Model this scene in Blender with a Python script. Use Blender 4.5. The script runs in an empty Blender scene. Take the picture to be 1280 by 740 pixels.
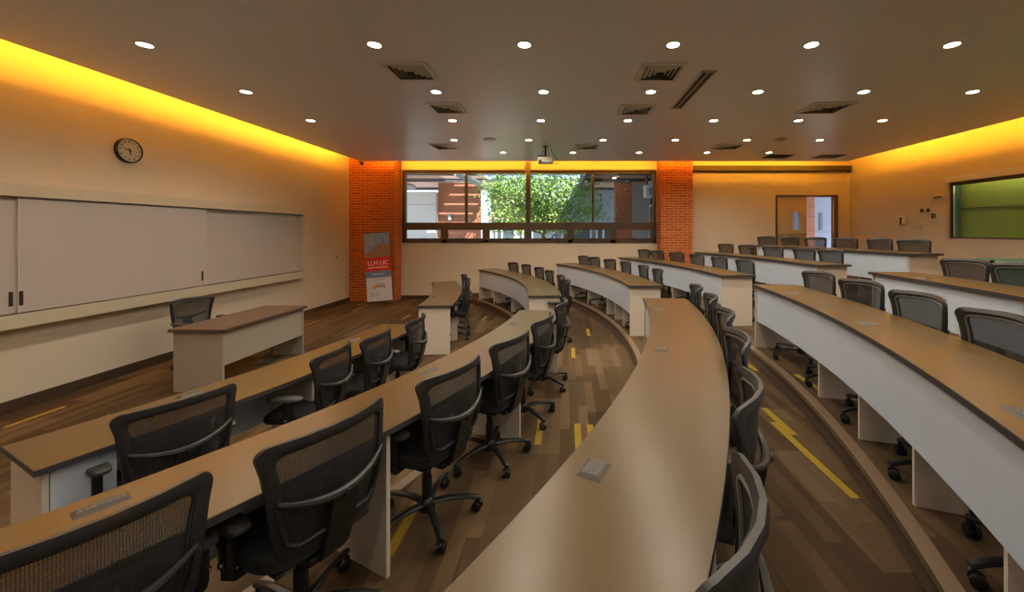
import bpy, bmesh, math, random
from mathutils import Vector, Matrix
random.seed(7)
C = bpy.context.scene.collection
PI = math.pi
rad = math.radians

# ------------------------------------------------------------------ materials
def mat(name):
    m = bpy.data.materials.new(name); m.use_nodes = True
    nt = m.node_tree; nt.nodes.clear()
    out = nt.nodes.new('ShaderNodeOutputMaterial')
    return m, nt, out

def N(nt, typ, **kw):
    n = nt.nodes.new(typ)
    for k, v in kw.items():
        if k.startswith('i_'):
            key = k[2:].replace('_', ' ')
            n.inputs[key].default_value = v
        else: setattr(n, k, v)
    return n

def principled(nt, col, rough=.5, metal=0., spec=.5):
    b = nt.nodes.new('ShaderNodeBsdfPrincipled')
    b.inputs['Base Color'].default_value = (*col, 1)
    b.inputs['Roughness'].default_value = rough
    b.inputs['Metallic'].default_value = metal
    b.inputs['Specular IOR Level'].default_value = spec
    return b

def plain(name, col, rough=.5, metal=0., spec=.5, var=.06, scale=14., bump=0.):
    """paint / plastic with slight procedural variation in colour"""
    m, nt, out = mat(name)
    b = principled(nt, col, rough, metal, spec)
    tc = N(nt, 'ShaderNodeTexCoord')
    nz = N(nt, 'ShaderNodeTexNoise'); nz.inputs['Scale'].default_value = scale; nz.inputs['Detail'].default_value = 3
    nt.links.new(tc.outputs['Object'], nz.inputs['Vector'])
    mx = N(nt, 'ShaderNodeMix', data_type='RGBA')
    mx.inputs[6].default_value = (*[c*(1-var) for c in col], 1)
    mx.inputs[7].default_value = (*[min(1, c*(1+var)) for c in col], 1)
    nt.links.new(nz.outputs['Fac'], mx.inputs[0])
    nt.links.new(mx.outputs[2], b.inputs['Base Color'])
    if bump:
        bp = N(nt, 'ShaderNodeBump'); bp.inputs['Strength'].default_value = bump; bp.inputs['Distance'].default_value = .01
        nz2 = N(nt, 'ShaderNodeTexNoise'); nz2.inputs['Scale'].default_value = scale*18
        nt.links.new(tc.outputs['Object'], nz2.inputs['Vector'])
        nt.links.new(nz2.outputs['Fac'], bp.inputs['Height']); nt.links.new(bp.outputs[0], b.inputs['Normal'])
    nt.links.new(b.outputs[0], out.inputs[0])
    return m

def emission(name, col, strength):
    m, nt, out = mat(name)
    e = N(nt, 'ShaderNodeEmission'); e.inputs[0].default_value = (*col, 1); e.inputs[1].default_value = strength
    nt.links.new(e.outputs[0], out.inputs[0]); return m

def see_through(name, col, fac, tint=(1, 1, 1), weave=0., rough=.6):
    """woven mesh or glass: a surface that lets part of the light pass"""
    m, nt, out = mat(name)
    b = principled(nt, col, rough)
    t = N(nt, 'ShaderNodeBsdfTransparent'); t.inputs[0].default_value = (*tint, 1)
    mx = N(nt, 'ShaderNodeMixShader'); mx.inputs[0].default_value = fac
    nt.links.new(t.outputs[0], mx.inputs[1]); nt.links.new(b.outputs[0], mx.inputs[2])
    if weave:
        tc = N(nt, 'ShaderNodeTexCoord')
        ch = N(nt, 'ShaderNodeTexChecker'); ch.inputs['Scale'].default_value = weave
        ch.inputs['Color1'].default_value = (fac+.07,)*3+(1,); ch.inputs['Color2'].default_value = (fac-.07,)*3+(1,)
        sp = N(nt, 'ShaderNodeSeparateXYZ'); nt.links.new(tc.outputs['Object'], sp.inputs[0])
        ad = N(nt, 'ShaderNodeMath', operation='ADD'); su = N(nt, 'ShaderNodeMath', operation='SUBTRACT'); cb = N(nt, 'ShaderNodeCombineXYZ'); cb.inputs[2].default_value = .0031
        for n_ in (ad, su): nt.links.new(sp.outputs[0], n_.inputs[0]); nt.links.new(sp.outputs[2], n_.inputs[1])
        nt.links.new(ad.outputs[0], cb.inputs[0]); nt.links.new(su.outputs[0], cb.inputs[1]); nt.links.new(cb.outputs[0], ch.inputs['Vector'])
        nt.links.new(ch.outputs['Color'], mx.inputs[0])
    nt.links.new(mx.outputs[0], out.inputs[0]); return m

def glass(name, tint=(.97, .985, .98), refl=.06):
    m, nt, out = mat(name)
    g = N(nt, 'ShaderNodeBsdfGlossy'); g.inputs['Roughness'].default_value = .02
    t = N(nt, 'ShaderNodeBsdfTransparent'); t.inputs[0].default_value = (*tint, 1)
    fr = N(nt, 'ShaderNodeFresnel'); fr.inputs[0].default_value = 1.3
    mx = N(nt, 'ShaderNodeMixShader')
    nt.links.new(fr.outputs[0], mx.inputs[0]); nt.links.new(t.outputs[0], mx.inputs[1]); nt.links.new(g.outputs[0], mx.inputs[2])
    nt.links.new(mx.outputs[0], out.inputs[0]); return m

def carpet_material():
    m, nt, out = mat('striped_carpet'); b = principled(nt, (.1, .07, .05), .95, spec=.15)
    L = nt.links.new
    tc = N(nt, 'ShaderNodeTexCoord'); sp = N(nt, 'ShaderNodeSeparateXYZ'); L(tc.outputs['Object'], sp.inputs[0])
    def math_(op, a, bb=None):
        n = N(nt, 'ShaderNodeMath', operation=op)
        for i, v in enumerate((a, bb)):
            if v is None: continue
            if isinstance(v, (int, float)): n.inputs[i].default_value = v
            else: L(v, n.inputs[i])
        return n.outputs[0]
    X, Y = sp.outputs[0], sp.outputs[1]
    def cells(w, l, seed, wob=0.):
        cx = math_('FLOOR', math_('DIVIDE', math_('ADD', X, seed), w))
        wn = N(nt, 'ShaderNodeTexWhiteNoise', noise_dimensions='1D'); L(math_('ADD', cx, seed), wn.inputs['W'])
        yy = math_('DIVIDE', Y, l); yy = math_('ADD', yy, wn.outputs['Value'])
        cy = math_('FLOOR', yy)
        cb = N(nt, 'ShaderNodeCombineXYZ'); L(cx, cb.inputs[0]); L(cy, cb.inputs[1]); cb.inputs[2].default_value = seed
        w2 = N(nt, 'ShaderNodeTexWhiteNoise', noise_dimensions='3D'); L(cb.outputs[0], w2.inputs['Vector'])
        return w2.outputs['Value']
    def ramp(v, stops):
        r = N(nt, 'ShaderNodeValToRGB'); L(v, r.inputs[0]); e = r.color_ramp.elements
        r.color_ramp.interpolation = 'CONSTANT'
        while len(e) < len(stops): e.new(.5)
        for el, (p, c) in zip(e, stops): el.position = p; el.color = (*c, 1)
        return r.outputs[0]
    plank = ramp(cells(.25, 1.0, 3.3), [(0, (.072, .046, .023)), (.3, (.088, .057, .029)), (.55, (.060, .038, .020)), (.8, (.105, .070, .038))])
    thin = ramp(cells(.085, .8, 11.7), [(0, (.78, .76, .75)), (.3, (1., 1., 1.)), (.6, (.88, .87, .86)), (.82, (1.22, 1.2, 1.18))])
    mul = N(nt, 'ShaderNodeMix', data_type='RGBA', blend_type='MULTIPLY'); mul.inputs[0].default_value = 1
    L(plank, mul.inputs[6]); L(thin, mul.inputs[7])
    yel = math_('GREATER_THAN', cells(.055, .46, 27.1), .982)
    mx = N(nt, 'ShaderNodeMix', data_type='RGBA'); L(yel, mx.inputs[0]); L(mul.outputs[2], mx.inputs[6]); mx.inputs[7].default_value = (.27, .185, .022, 1)
    nz = N(nt, 'ShaderNodeTexNoise'); nz.inputs['Scale'].default_value = 130; L(tc.outputs['Object'], nz.inputs['Vector'])
    sh = N(nt, 'ShaderNodeMapRange'); sh.inputs[3].default_value = .6; sh.inputs[4].default_value = 1.4; L(nz.outputs['Fac'], sh.inputs[0])
    m2 = N(nt, 'ShaderNodeMix', data_type='RGBA', blend_type='MULTIPLY'); m2.inputs[0].default_value = 1
    L(mx.outputs[2], m2.inputs[6]); L(sh.outputs[0], m2.inputs[7])
    L(m2.outputs[2], b.inputs['Base Color'])
    bp = N(nt, 'ShaderNodeBump'); bp.inputs['Strength'].default_value = .4; bp.inputs['Distance'].default_value = .004
    L(nz.outputs['Fac'], bp.inputs['Height']); L(bp.outputs[0], b.inputs['Normal'])
    L(b.outputs[0], out.inputs[0]); return m

def brick_material(name, c1, c2, mortar, bw=.24, bh=.07):
    m, nt, out = mat(name); b = principled(nt, c1, .85, spec=.25); L = nt.links.new
    tc = N(nt, 'ShaderNodeTexCoord'); sp = N(nt, 'ShaderNodeSeparateXYZ'); L(tc.outputs['Object'], sp.inputs[0])
    ad = N(nt, 'ShaderNodeMath', operation='ADD'); L(sp.outputs[0], ad.inputs[0]); L(sp.outputs[1], ad.inputs[1])
    cb = N(nt, 'ShaderNodeCombineXYZ'); L(ad.outputs[0], cb.inputs[0]); L(sp.outputs[2], cb.inputs[1])
    br = N(nt, 'ShaderNodeTexBrick'); L(cb.outputs[0], br.inputs['Vector'])
    br.inputs['Color1'].default_value = (*c1, 1); br.inputs['Color2'].default_value = (*c2, 1); br.inputs['Mortar'].default_value = (*mortar, 1)
    br.inputs['Scale'].default_value = 1; br.inputs['Brick Width'].default_value = bw; br.inputs['Row Height'].default_value = bh
    br.inputs['Mortar Size'].default_value = .011; br.inputs['Bias'].default_value = -.1
    L(br.outputs[0], b.inputs['Base Color'])
    bp = N(nt, 'ShaderNodeBump'); bp.invert = True; bp.inputs['Strength'].default_value = .6; bp.inputs['Distance'].default_value = .01
    L(br.outputs['Fac'], bp.inputs['Height']); L(bp.outputs[0], b.inputs['Normal'])
    L(b.outputs[0], out.inputs[0]); return m

def wood_material(name, c1, c2, axis='X', rough=.45, scale=3.):
    m, nt, out = mat(name); b = principled(nt, c1, rough); L = nt.links.new
    tc = N(nt, 'ShaderNodeTexCoord'); mp = N(nt, 'ShaderNodeMapping')
    mp.inputs['Scale'].default_value = {'X': (1, 14, 14), 'Y': (14, 1, 14), 'Z': (14, 14, 1)}[axis]
    L(tc.outputs['Object'], mp.inputs[0])
    nz = N(nt, 'ShaderNodeTexNoise'); nz.inputs['Scale'].default_value = scale; nz.inputs['Detail'].default_value = 5
    L(mp.outputs[0], nz.inputs['Vector'])
    mx = N(nt, 'ShaderNodeMix', data_type='RGBA'); mx.inputs[6].default_value = (*c1, 1); mx.inputs[7].default_value = (*c2, 1)
    L(nz.outputs['Fac'], mx.inputs[0]); L(mx.outputs[2], b.inputs['Base Color']); L(b.outputs[0], out.inputs[0]); return m

M = {}
M['wall'] = plain('cream_wall_paint', (.60, .535, .43), .42, var=.015, scale=1.2)
M['ceil'] = plain('grey_ceiling_paint', (.80, .85, .94), .34, var=.02, scale=.8)
M['carpet'] = carpet_material()
M['brick'] = brick_material('orange_brick', (.47, .115, .026), (.31, .062, .016), (.52, .23, .09))
M['brick_out'] = brick_material('courtyard_brick', (.50, .19, .11), (.42, .15, .09), (.45, .28, .2), .26, .08)
M['skirt'] = wood_material('dark_skirting', (.045, .028, .018), (.075, .048, .03), 'Y', .4)
M['nosing'] = wood_material('step_nosing', (.12, .078, .046), (.17, .115, .07), 'Y', .4)
M['riser'] = plain('carpeted_riser', (.10, .065, .042), .9, var=.25, scale=20)
M['top'] = plain('bronze_laminate', (.088, .053, .015), .29, var=.06, scale=3., spec=.42)
M['edge'] = plain('charcoal_edge_band', (.045, .042, .045), .4)
M['panel'] = plain('pale_laminate_window_tint', (.52, .60, .73), .22, var=.02, scale=2., spec=.95)  # blue tint in the base colour imitates window reflections
M['side'] = plain('beige_grey_laminate', (.56, .50, .43), .42, var=.02, scale=2.)
M['black'] = plain('black_plastic', (.010, .010, .011), .36, var=.15)
M['frame'] = plain('dark_grey_plastic', (.015, .0145, .015), .42, var=.1)
M['fabric'] = plain('black_seat_fabric', (.009, .009, .011), .92, var=.3, scale=120., bump=.4)
M['mesh'] = see_through('black_chair_mesh', (.020, .019, .020), .85, weave=150.)
M['steel'] = plain('brushed_steel', (.07, .058, .048), .5, metal=.2)
M['chrome'] = plain('chrome', (.75, .75, .74), .15, metal=1.)
M['alum'] = plain('brown_aluminium', (.085, .062, .045), .38, metal=.25)
M['alu_light'] = plain('light_aluminium', (.62, .60, .58), .35, metal=.3)
M['white'] = plain('white_paint', (.78, .78, .77), .45, var=.02)
M['board'] = plain('whiteboard_enamel', (.50, .455, .43), .16, var=.01, scale=1., spec=.6)
M['boardframe'] = plain('whiteboard_surround', (.54, .49, .38), .5, var=.01, scale=1.)
M['glass'] = glass('window_glass')
M['desk_wood'] = wood_material('teacher_desk_top', (.075, .046, .032), (.11, .07, .046), 'Y', .35)
M['lens'] = emission('downlight_lens', (1, .80, .50), 22.)
M['led'] = emission('amber_led', (1., .40, .022), 130.)
M['green'] = wood_material('green_curtain', (.16, .21, .012), (.235, .285, .03), 'Z', .85, 1.2)
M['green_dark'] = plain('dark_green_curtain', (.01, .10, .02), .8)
M['green_glass'] = see_through('green_frosted_glass', (.12, .30, .21), .62, (.6, .9, .75), rough=.12)
M['door'] = plain('beige_door_paint', (.50, .42, .28), .45, var=.02, scale=1.)
M['door_low'] = plain('door_kick_plate', (.30, .26, .19), .45, var=.02)
M['case'] = plain('dark_brown_case', (.030, .019, .009), .5)
M['white_plastic'] = plain('white_plastic', (.68, .66, .60), .4, var=.02)
M['socket_dark'] = plain('socket_dark', (.02, .02, .02), .5)
M['grille'] = plain('vent_grille', (.58, .58, .52), .45)
M['grille_dark'] = plain('vent_shadow', (.06, .06, .055), .7)
M['leaf'] = plain('tree_leaf', (.27, .43, .09), .5, var=.5, scale=1.6)
M['bark'] = wood_material('tree_bark', (.12, .085, .06), (.2, .15, .11), 'Z', .9)
M['soffit'] = wood_material('pergola_boards', (.62, .42, .34), (.72, .52, .43), 'X', .7)
M['beam'] = plain('pergola_beam', (.12, .13, .15), .5)
M['gutter'] = plain('grey_gutter', (.45, .52, .58), .45)
M['outwhite'] = plain('courtyard_white_wall', (.74, .75, .76), .8, var=.03)
M['outgrey'] = plain('courtyard_grey_wall', (.36, .42, .48), .7)
M['paving'] = plain('courtyard_paving', (.66, .61, .56), .85, var=.12, scale=3.)
M['outglass'] = plain('far_window_glass', (.10, .14, .17), .08)
M['bluewall'] = plain('pale_blue_corridor_wall', (.30, .34, .46), .7, var=.02)
M['cable'] = plain('black_cable', (.02, .02, .02), .5)
M['clock_face'] = plain('clock_face', (.50, .50, .42), .35, var=.05)
M['red'] = plain('banner_red', (.62, .025, .02), .5, var=.03)
M['bblue'] = plain('banner_blue', (.13, .21, .40), .5, var=.05)
M['bwhite'] = plain('banner_white', (.60, .62, .72), .5, var=.03)
M['bsky'] = plain('banner_sky', (.20, .29, .55), .5, var=.25, scale=6.)
M['bold'] = plain('banner_facade', (.28, .16, .10), .5, var=.6, scale=25.)
M['borange'] = plain('banner_orange', (.75, .28, .06), .5, var=.1)
M['bgrey'] = plain('banner_print_grey', (.25, .27, .36), .5)
M['text'] = plain('banner_letter_white', (.85, .85, .85), .5, var=.02)
M['side2'] = plain('grey_beige_desk_laminate', (.31, .285, .24), .45, var=.02, scale=2.)
M['alu_grey'] = plain('sheen_lightened_piping', (.10, .098, .096), .35)  # grey bezel colour, raised to imitate window gloss on the chair frame
M['pad'] = plain('soft_black_pad', (.045, .042, .04), .5)
M['socket_grey'] = plain('socket_grey', (.06, .053, .047), .5)
M['bgrey2'] = plain('banner_crest_blue', (.42, .46, .62), .5, var=.05)
M['grille_br'] = plain('bronze_grille', (.16, .12, .07), .5)
M['wall2'] = plain('cream_plate', (.55, .48, .38), .4)
M['amber'] = plain('dispenser_dark', (.03, .028, .025), .3)

# ------------------------------------------------------------------ mesh helpers
def box(bm, x0, x1, y0, y1, z0, z1, bev=0.):
    r = bmesh.ops.create_cube(bm, size=1)
    vs = r['verts']
    for v in vs:
        v.co = Vector(((x0+x1)/2+v.co.x*(x1-x0), (y0+y1)/2+v.co.y*(y1-y0), (z0+z1)/2+v.co.z*(z1-z0)))
    if bev:
        es = list({e for v in vs for e in v.link_edges})
        bmesh.ops.bevel(bm, geom=es, offset=bev, segments=2, affect='EDGES', profile=.5)
    return bm

def tube(bm, pts, r, seg=8, closed=False, rz=None, caps=True):
    """round bar along pts; r a number or one per point"""
    pts = [Vector(p) for p in pts]; n = len(pts); rings = []
    up0 = None
    for i, p in enumerate(pts):
        a = pts[(i-1) % n] if (closed or i) else p
        b = pts[(i+1) % n] if (closed or i < n-1) else p
        t = (b-a).normalized()
        if up0 is None:
            up0 = Vector((0, 0, 1)) if abs(t.z) < .9 else Vector((1, 0, 0))
        s = t.cross(up0)
        if s.length < 1e-5: s = t.cross(Vector((0, 1, 0)))
        s.normalize(); u = s.cross(t).normalized(); up0 = u
        rr = r[i] if hasattr(r, '__len__') else r
        rv = rr if rz is None else rz
        rings.append([bm.verts.new(p+s*rr*math.cos(2*PI*k/seg)+u*rv*math.sin(2*PI*k/seg)) for k in range(seg)])
    m = n if closed else n-1
    for i in range(m):
        A, B = rings[i], rings[(i+1) % n]
        for k in range(seg):
            bm.faces.new((A[k], A[(k+1) % seg], B[(k+1) % seg], B[k]))
    if not closed and caps:
        bm.faces.new(rings[0][::-1]); bm.faces.new(rings[-1])
    return bm

def lathe(bm, prof, seg=16, cx=0, cy=0, axis='z', cz=0):
    """profile [(r, h)] turned round an axis, closed at both ends"""
    rings = []
    for r, h in prof:
        ring = []
        for k in range(seg):
            a = 2*PI*k/seg; c, s = r*math.cos(a), r*math.sin(a)
            if axis == 'z': p = (cx+c, cy+s, cz+h)
            elif axis == 'x': p = (cx+h, cy+c, cz+s)
            else: p = (cx+c, cy+h, cz+s)
            ring.append(bm.verts.new(p))
        rings.append(ring)
    for A, B in zip(rings, rings[1:]):
        for k in range(seg):
            bm.faces.new((A[k], A[(k+1) % seg], B[(k+1) % seg], B[k]))
    bm.faces.new(rings[0][::-1]); bm.faces.new(rings[-1])
    return bm

def slab(bm, poly, z0, z1):
    """vertical prism over a plan polygon"""
    A = [bm.verts.new((x, y, z0)) for x, y in poly]; B = [bm.verts.new((x, y, z1)) for x, y in poly]
    n = len(poly)
    for i in range(n): bm.faces.new((A[i], A[(i+1) % n], B[(i+1) % n], B[i]))
    bm.faces.new(A[::-1]); bm.faces.new(B)
    return bm

def arc_strip(bm, cx, cy, r0, r1, a0, a1, z0, z1, n=40):
    """annular sector with thickness, built of quads; angles in degrees"""
    V = []
    for i in range(n+1):
        a = rad(a0+(a1-a0)*i/n); c, s = math.cos(a), math.sin(a)
        V.append([bm.verts.new((cx+r*c, cy+r*s, z)) for r, z in ((r0, z0), (r1, z0), (r1, z1), (r0, z1))])
    for A, B in zip(V, V[1:]):
        for k in range(4):
            bm.faces.new((A[k], A[(k+1) % 4], B[(k+1) % 4], B[k]))
    bm.faces.new(V[0][::-1]); bm.faces.new(V[-1])
    return bm

def obj(name, bm, m, parent=None, smooth=False, kind=None):
    bmesh.ops.recalc_face_normals(bm, faces=bm.faces)
    me = bpy.data.meshes.new(name); bm.to_mesh(me); bm.free()
    if smooth:
        for p in me.polygons: p.use_smooth = True
        try: me.set_sharp_from_angle(angle=rad(40))
        except Exception: pass
    me.materials.append(M[m] if isinstance(m, str) else m)
    o = bpy.data.objects.new(name, me); C.objects.link(o)
    if parent: o.parent = parent
    if kind: o['kind'] = kind
    return o

def BM(): return bmesh.new()
def bx(*a, **k): return box(BM(), *a, **k)

def thing(name, label, cat, loc=(0, 0, 0), rz=0., group=None, kind=None):
    o = bpy.data.objects.new(name, None); C.objects.link(o); o.empty_display_size = .1
    o.location = loc; o.rotation_euler = (0, 0, rz)
    if label: o['label'] = label
    if cat: o['category'] = cat
    if group: o['group'] = group
    if kind: o['kind'] = kind
    return o

def tag(o, label, cat, group=None):
    o['label'] = label; o['category'] = cat
    if group: o['group'] = group
    return o

def copy_tree(o, parent=None):
    c = o.copy(); C.objects.link(c); c.parent = parent
    for ch in list(o.children): copy_tree(ch, c)
    return c

def text_mesh(bm, s, size, T, align='CENTER', extrude=.001):
    cu = bpy.data.curves.new('lettering', 'FONT'); cu.body = s; cu.size = size; cu.align_x = align; cu.align_y = 'CENTER'
    cu.extrude = extrude; cu.resolution_u = 3
    o = bpy.data.objects.new('lettering', cu); C.objects.link(o)
    dg = bpy.context.evaluated_depsgraph_get(); me = o.evaluated_get(dg).to_mesh()
    n0 = len(bm.verts); bm.from_mesh(me); bm.verts.ensure_lookup_table()
    for v in bm.verts[n0:]: v.co = T @ v.co
    o.evaluated_get(dg).to_mesh_clear(); bpy.data.objects.remove(o); bpy.data.curves.remove(cu)
    return bm

# ------------------------------------------------------------------ layout constants (metres; X right, Y towards the window wall)
XL, XR, YB, YF = -5.82, 7.915, 11.0, -3.0       # left, right, window wall, rear wall
HC, HT = 3.705, 4.10                             # hung ceiling, top of the light cove
STEP = .162
CZ = 5.377
ROW = {1: (-10.089, 7.853), 2: (-7.708, 7.155), 3: (-7.954, 8.901), 4: (-8.045, 10.33), 5: (-8.125, 11.747), 6: (-8.133, 13.075)}
DW = .504                                        # desk depth
TOPH = .755                                      # desk height
def tier(row): return (row-1)*STEP

# ------------------------------------------------------------------ room shell
def structure(name, bm, m, parent=None, smooth=False):
    return obj(name, bm, m, parent, smooth, kind='structure')

structure('floor', bx(XL-.1, XR+.1, YF-.1, YB+.02, -.12, 0), 'carpet')
for row in range(2, 7):
    cx, Ri = ROW[row]; R = Ri-.02
    pts = []
    a1 = math.asin(min(.999, (YB-CZ)/R)); a0 = -math.asin(min(.999, (CZ-YF)/R))
    for i in range(61):
        a = a0+(a1-a0)*i/60
        pts.append((cx+R*math.cos(a), CZ+R*math.sin(a)))
    pts = [p for p in pts if p[0] > XL]
    poly = pts+[(XR, YB), (XR, YF)]
    structure('floor_tier', slab(BM(), poly, tier(row)-STEP if row > 1 else 0, tier(row)), 'carpet')
    d0, d1 = math.degrees(a0), math.degrees(a1)
    if row == 2: d0, d1 = -48, 39.5
    if row == 3: d0, d1 = -52, 38
    if row >= 4: d1 = math.degrees(math.asin(min(.999, (YB-.02-CZ)/R))); d0 = math.degrees(-math.asin((CZ-YF-.02)/R))
    structure('trim_step_nosing', arc_strip(BM(), cx, CZ, R-.05, R+.025, d0, d1, tier(row)-.03, tier(row)+.006, 70), 'nosing')
    structure('trim_step_riser', arc_strip(BM(), cx, CZ, R-.03, R-.005, d0, d1, tier(row)-STEP+.001, tier(row)-.031, 70), 'riser')

structure('wall_left', bx(XL-.15, XL, YF-.1, YB+.3, 0, HT), 'wall')
structure('wall_rear', bx(XL, XR, YF-.15, YF, 0, HT), 'wall')
# right wall with the control-room window opening
WY0, WY1, WZ0, WZ1 = 5.2, 8.19, 1.71, 2.99
b = BM()
box(b, XR, XR+.15, YF-.1, WY0, 0, HT); box(b, XR, XR+.15, WY1, YB+.3, 0, HT)
box(b, XR, XR+.15, WY0, WY1, 0, WZ0); box(b, XR, XR+.15, WY0, WY1, WZ1, HT)
structure('wall_right', b, 'wall')
# window wall
WX0, WX1, VZ0, VZ1 = -4.58, 2.51, 1.565, 3.56
DX0, DX1, DZ0, DZ1 = 5.84, 7.58, 5*STEP, 2.90
b = BM()
box(b, XL, WX0, YB, YB+.2, 0, HT); box(b, WX0, WX1, YB, YB+.2, 0, VZ0); box(b, WX0, WX1, YB, YB+.2, VZ1, HT)
box(b, WX1, DX0, YB, YB+.2, 0, HT); box(b, DX0, DX1, YB, YB+.2, DZ1, HT); box(b, DX0, DX1, YB, YB+.2, 0, DZ0-.001)
box(b, DX1, XR, YB, YB+.2, 0, HT)
structure('wall_back', b, 'wall')
# ceiling: a hung plate whose edge stands clear of three walls, and the slab above it
CX0, CX1, CY1 = XL+.47, XR-.63, 10.22
b = BM(); box(b, CX0, CX1, YF, CY1, HC, HC+.07)
structure('ceiling', b, 'ceil')
structure('ceiling_slab', bx(XL-.1, XR+.1, YF-.1, YB+.3, HT, HT+.1), 'wall')
# baseboards
structure('baseboard_left', bx(XL, XL+.02, YF, 10.55, 0, .12, bev=.004), 'skirt')
structure('baseboard_back', bx(-4.61, -2.2, YB-.02, YB, 0, .10, bev=.004), 'skirt')
# brick pillars
structure('brick_pillar', bx(XL+.001, -4.61, 10.56, YB+.001, 0, HT-.001), 'brick')
structure('brick_pillar', bx(2.53, 3.39, 10.56, YB+.001, .0, HT-.001), 'brick')

# ------------------------------------------------------------------ cove lights (amber strips lying on the edge of the hung ceiling)
def cove(label, x0, x1, y0, y1):
    t = thing('cove_light', label, 'light', ((x0+x1)/2, (y0+y1)/2, HC+.07), group='amber cove lights')
    hx, hy = (x1-x0)/2, (y1-y0)/2
    obj('channel', bx(-hx, hx, -hy, hy, 0, .012), 'white', t)
    e = .012
    obj('led_strip', bx(-hx+e, hx-e, -hy+e, hy-e, .0125, .026), 'led', t)
    return t
cove('amber cove light above the whiteboard wall', CX0+.02, CX0+.08, YF+.1, CY1-.1)
cove('amber cove light above the wall with the green control-room window', CX1-.08, CX1-.02, YF+.1, CY1-.1)
cove('amber cove light above the courtyard window and the double door', CX0+.2, CX1-.2, CY1-.08, CY1-.02)

# ------------------------------------------------------------------ courtyard window
def window():
    w = thing('window_1', None, None, (0, YB, 0), kind='structure')
    b = BM(); d0, d1 = -.02, .10
    T0, T1 = 1.885+.075, 1.885+.245   # transom
    box(b, WX0, WX1, d0, d1, VZ1-.06, VZ1); box(b, WX0, WX1, d0, d1, VZ0, VZ0+.09)
    box(b, WX0, WX0+.09, d0, d1, VZ0, VZ1); box(b, WX1-.09, WX1, d0, d1, VZ0, VZ1)
    box(b, WX0, WX1, d0-.01, d1, T0, T1)
    cxm = -1.07
    box(b, cxm-.06, cxm+.06, d0-.02, d1, VZ0, VZ1+.26)
    for px in (-2.80, .74): box(b, px-.03, px+.03, d0, d1, T1, VZ1)
    for px in (-3.40, -2.24, .11, 1.30): box(b, px-.07, px+.07, d0, d1, VZ0, T0)
    obj('window_frame', b, 'alum', w, kind='structure')
    b = BM(); xs = [WX0+.09, -3.40, -2.24, cxm, .11, 1.30, WX1-.09]
    for x0, x1 in zip(xs, xs[1:]):
        a0 = x0+(.07 if x0 != xs[0] else 0); a1 = x1-.07 if x1 != xs[-1] else x1
        for (p, q, r, s) in ((a0, a1, VZ0+.09, VZ0+.125), (a0, a1, T0-.035, T0), (a0, a0+.03, VZ0+.125, T0-.035), (a1-.03, a1, VZ0+.125, T0-.035)):
            box(b, p, q, -.03, .03, r, s)
    obj('hopper_sash', b, 'alum', w, kind='structure')
    b = BM()
    for k, (x0, x1) in enumerate(zip(xs, xs[1:])):
        c = (x0+x1)/2; box(b, c-.05, c+.05, -.055, -.03, VZ0+.095, VZ0+.13, bev=.004)
    obj('sash_latch', b, 'black', w, kind='structure')
    b = BM(); box(b, WX0+.02, WX1-.02, .035, .041, VZ0+.02, VZ1-.02)
    obj('window_pane', b, 'glass', w, kind='structure')
window()
for k, (x0, x1, lab) in enumerate(((WX0+.02, -1.15, 'yellow-lit roller blind case above the left half of the courtyard window'),
                                 (-.99, WX1-.02, 'yellow-lit roller blind case above the right half of the courtyard window'))):
    t = thing('roller_blind', lab, 'blind', ((x0+x1)/2, YB, VZ1+.02), group='roller blind cases over the window')
    h = (x1-x0)/2
    obj('blind_case', bx(-h, h, -.13, -.001, 0, .16, bev=.012), 'wall', t)
    obj('bottom_bar', bx(-h+.02, h-.02, -.075, -.045, -.035, -.001, bev=.006), 'alum', t)

# ------------------------------------------------------------------ double door and corridor beyond
d = thing('door_1', None, None, (0, YB, 0), kind='structure')
b = BM()
box(b, DX0, DX0+.05, -.015, .2, DZ0, DZ1); box(b, DX1-.05, DX1, -.015, .2, DZ0, DZ1); box(b, DX0, DX1, -.015, .2, DZ1-.05, DZ1)
obj('door_frame', b, 'alum', d, kind='structure')
def leaf(w, parent, rz, loc, name):
    p = bpy.data.objects.new(name, None); C.objects.link(p); p.parent = parent; p.location = loc; p.rotation_euler = (0, 0, rz); p['kind'] = 'structure'
    z0, z1 = DZ0+.01, DZ1-.06
    b = BM(); vx0, vx1, vz0, vz1 = w-.38, w-.19, 1.93, 2.43
    box(b, 0, vx0, 0, .045, z0+1.0, z1); box(b, vx1, w, 0, .045, z0+1.0, z1); box(b, vx0, vx1, 0, .045, z0+1.0, vz0); box(b, vx0, vx1, 0, .045, vz1, z1)
    obj('leaf_panel', b, 'door', p, kind='structure')
    obj('kick_panel', bx(0, w, -.004, .049, z0, z0+1.0), 'door_low', p, kind='structure')
    b = BM(); box(b, vx0-.015, vx0+.01, -.008, .053, vz0, vz1); box(b, vx1-.01, vx1+.015, -.008, .053, vz0, vz1); box(b, vx0-.015, vx1+.015, -.008, .053, vz0-.02, vz0); box(b, vx0-.015, vx1+.015, -.008, .053, vz1, vz1+.02)
    obj('vision_frame', b, 'alu_light', p, kind='structure')
    obj('vision_glass', bx(vx0, vx1, .02, .026, vz0, vz1), 'glass', p, kind='structure')
    b = BM(); tube(b, [(w-.05, -.006, DZ0+1.0), (w-.05, -.05, DZ0+1.0), (w-.16, -.05, DZ0+1.0)], .01)
    obj('door_handle', b, 'steel', p, smooth=True, kind='structure')
leaf(.82, d, 0, (DX0+.055, .02, 0), 'closed_leaf')
leaf(.82, d, rad(56), (DX1-.06, .06, 0), 'open_leaf')

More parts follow.
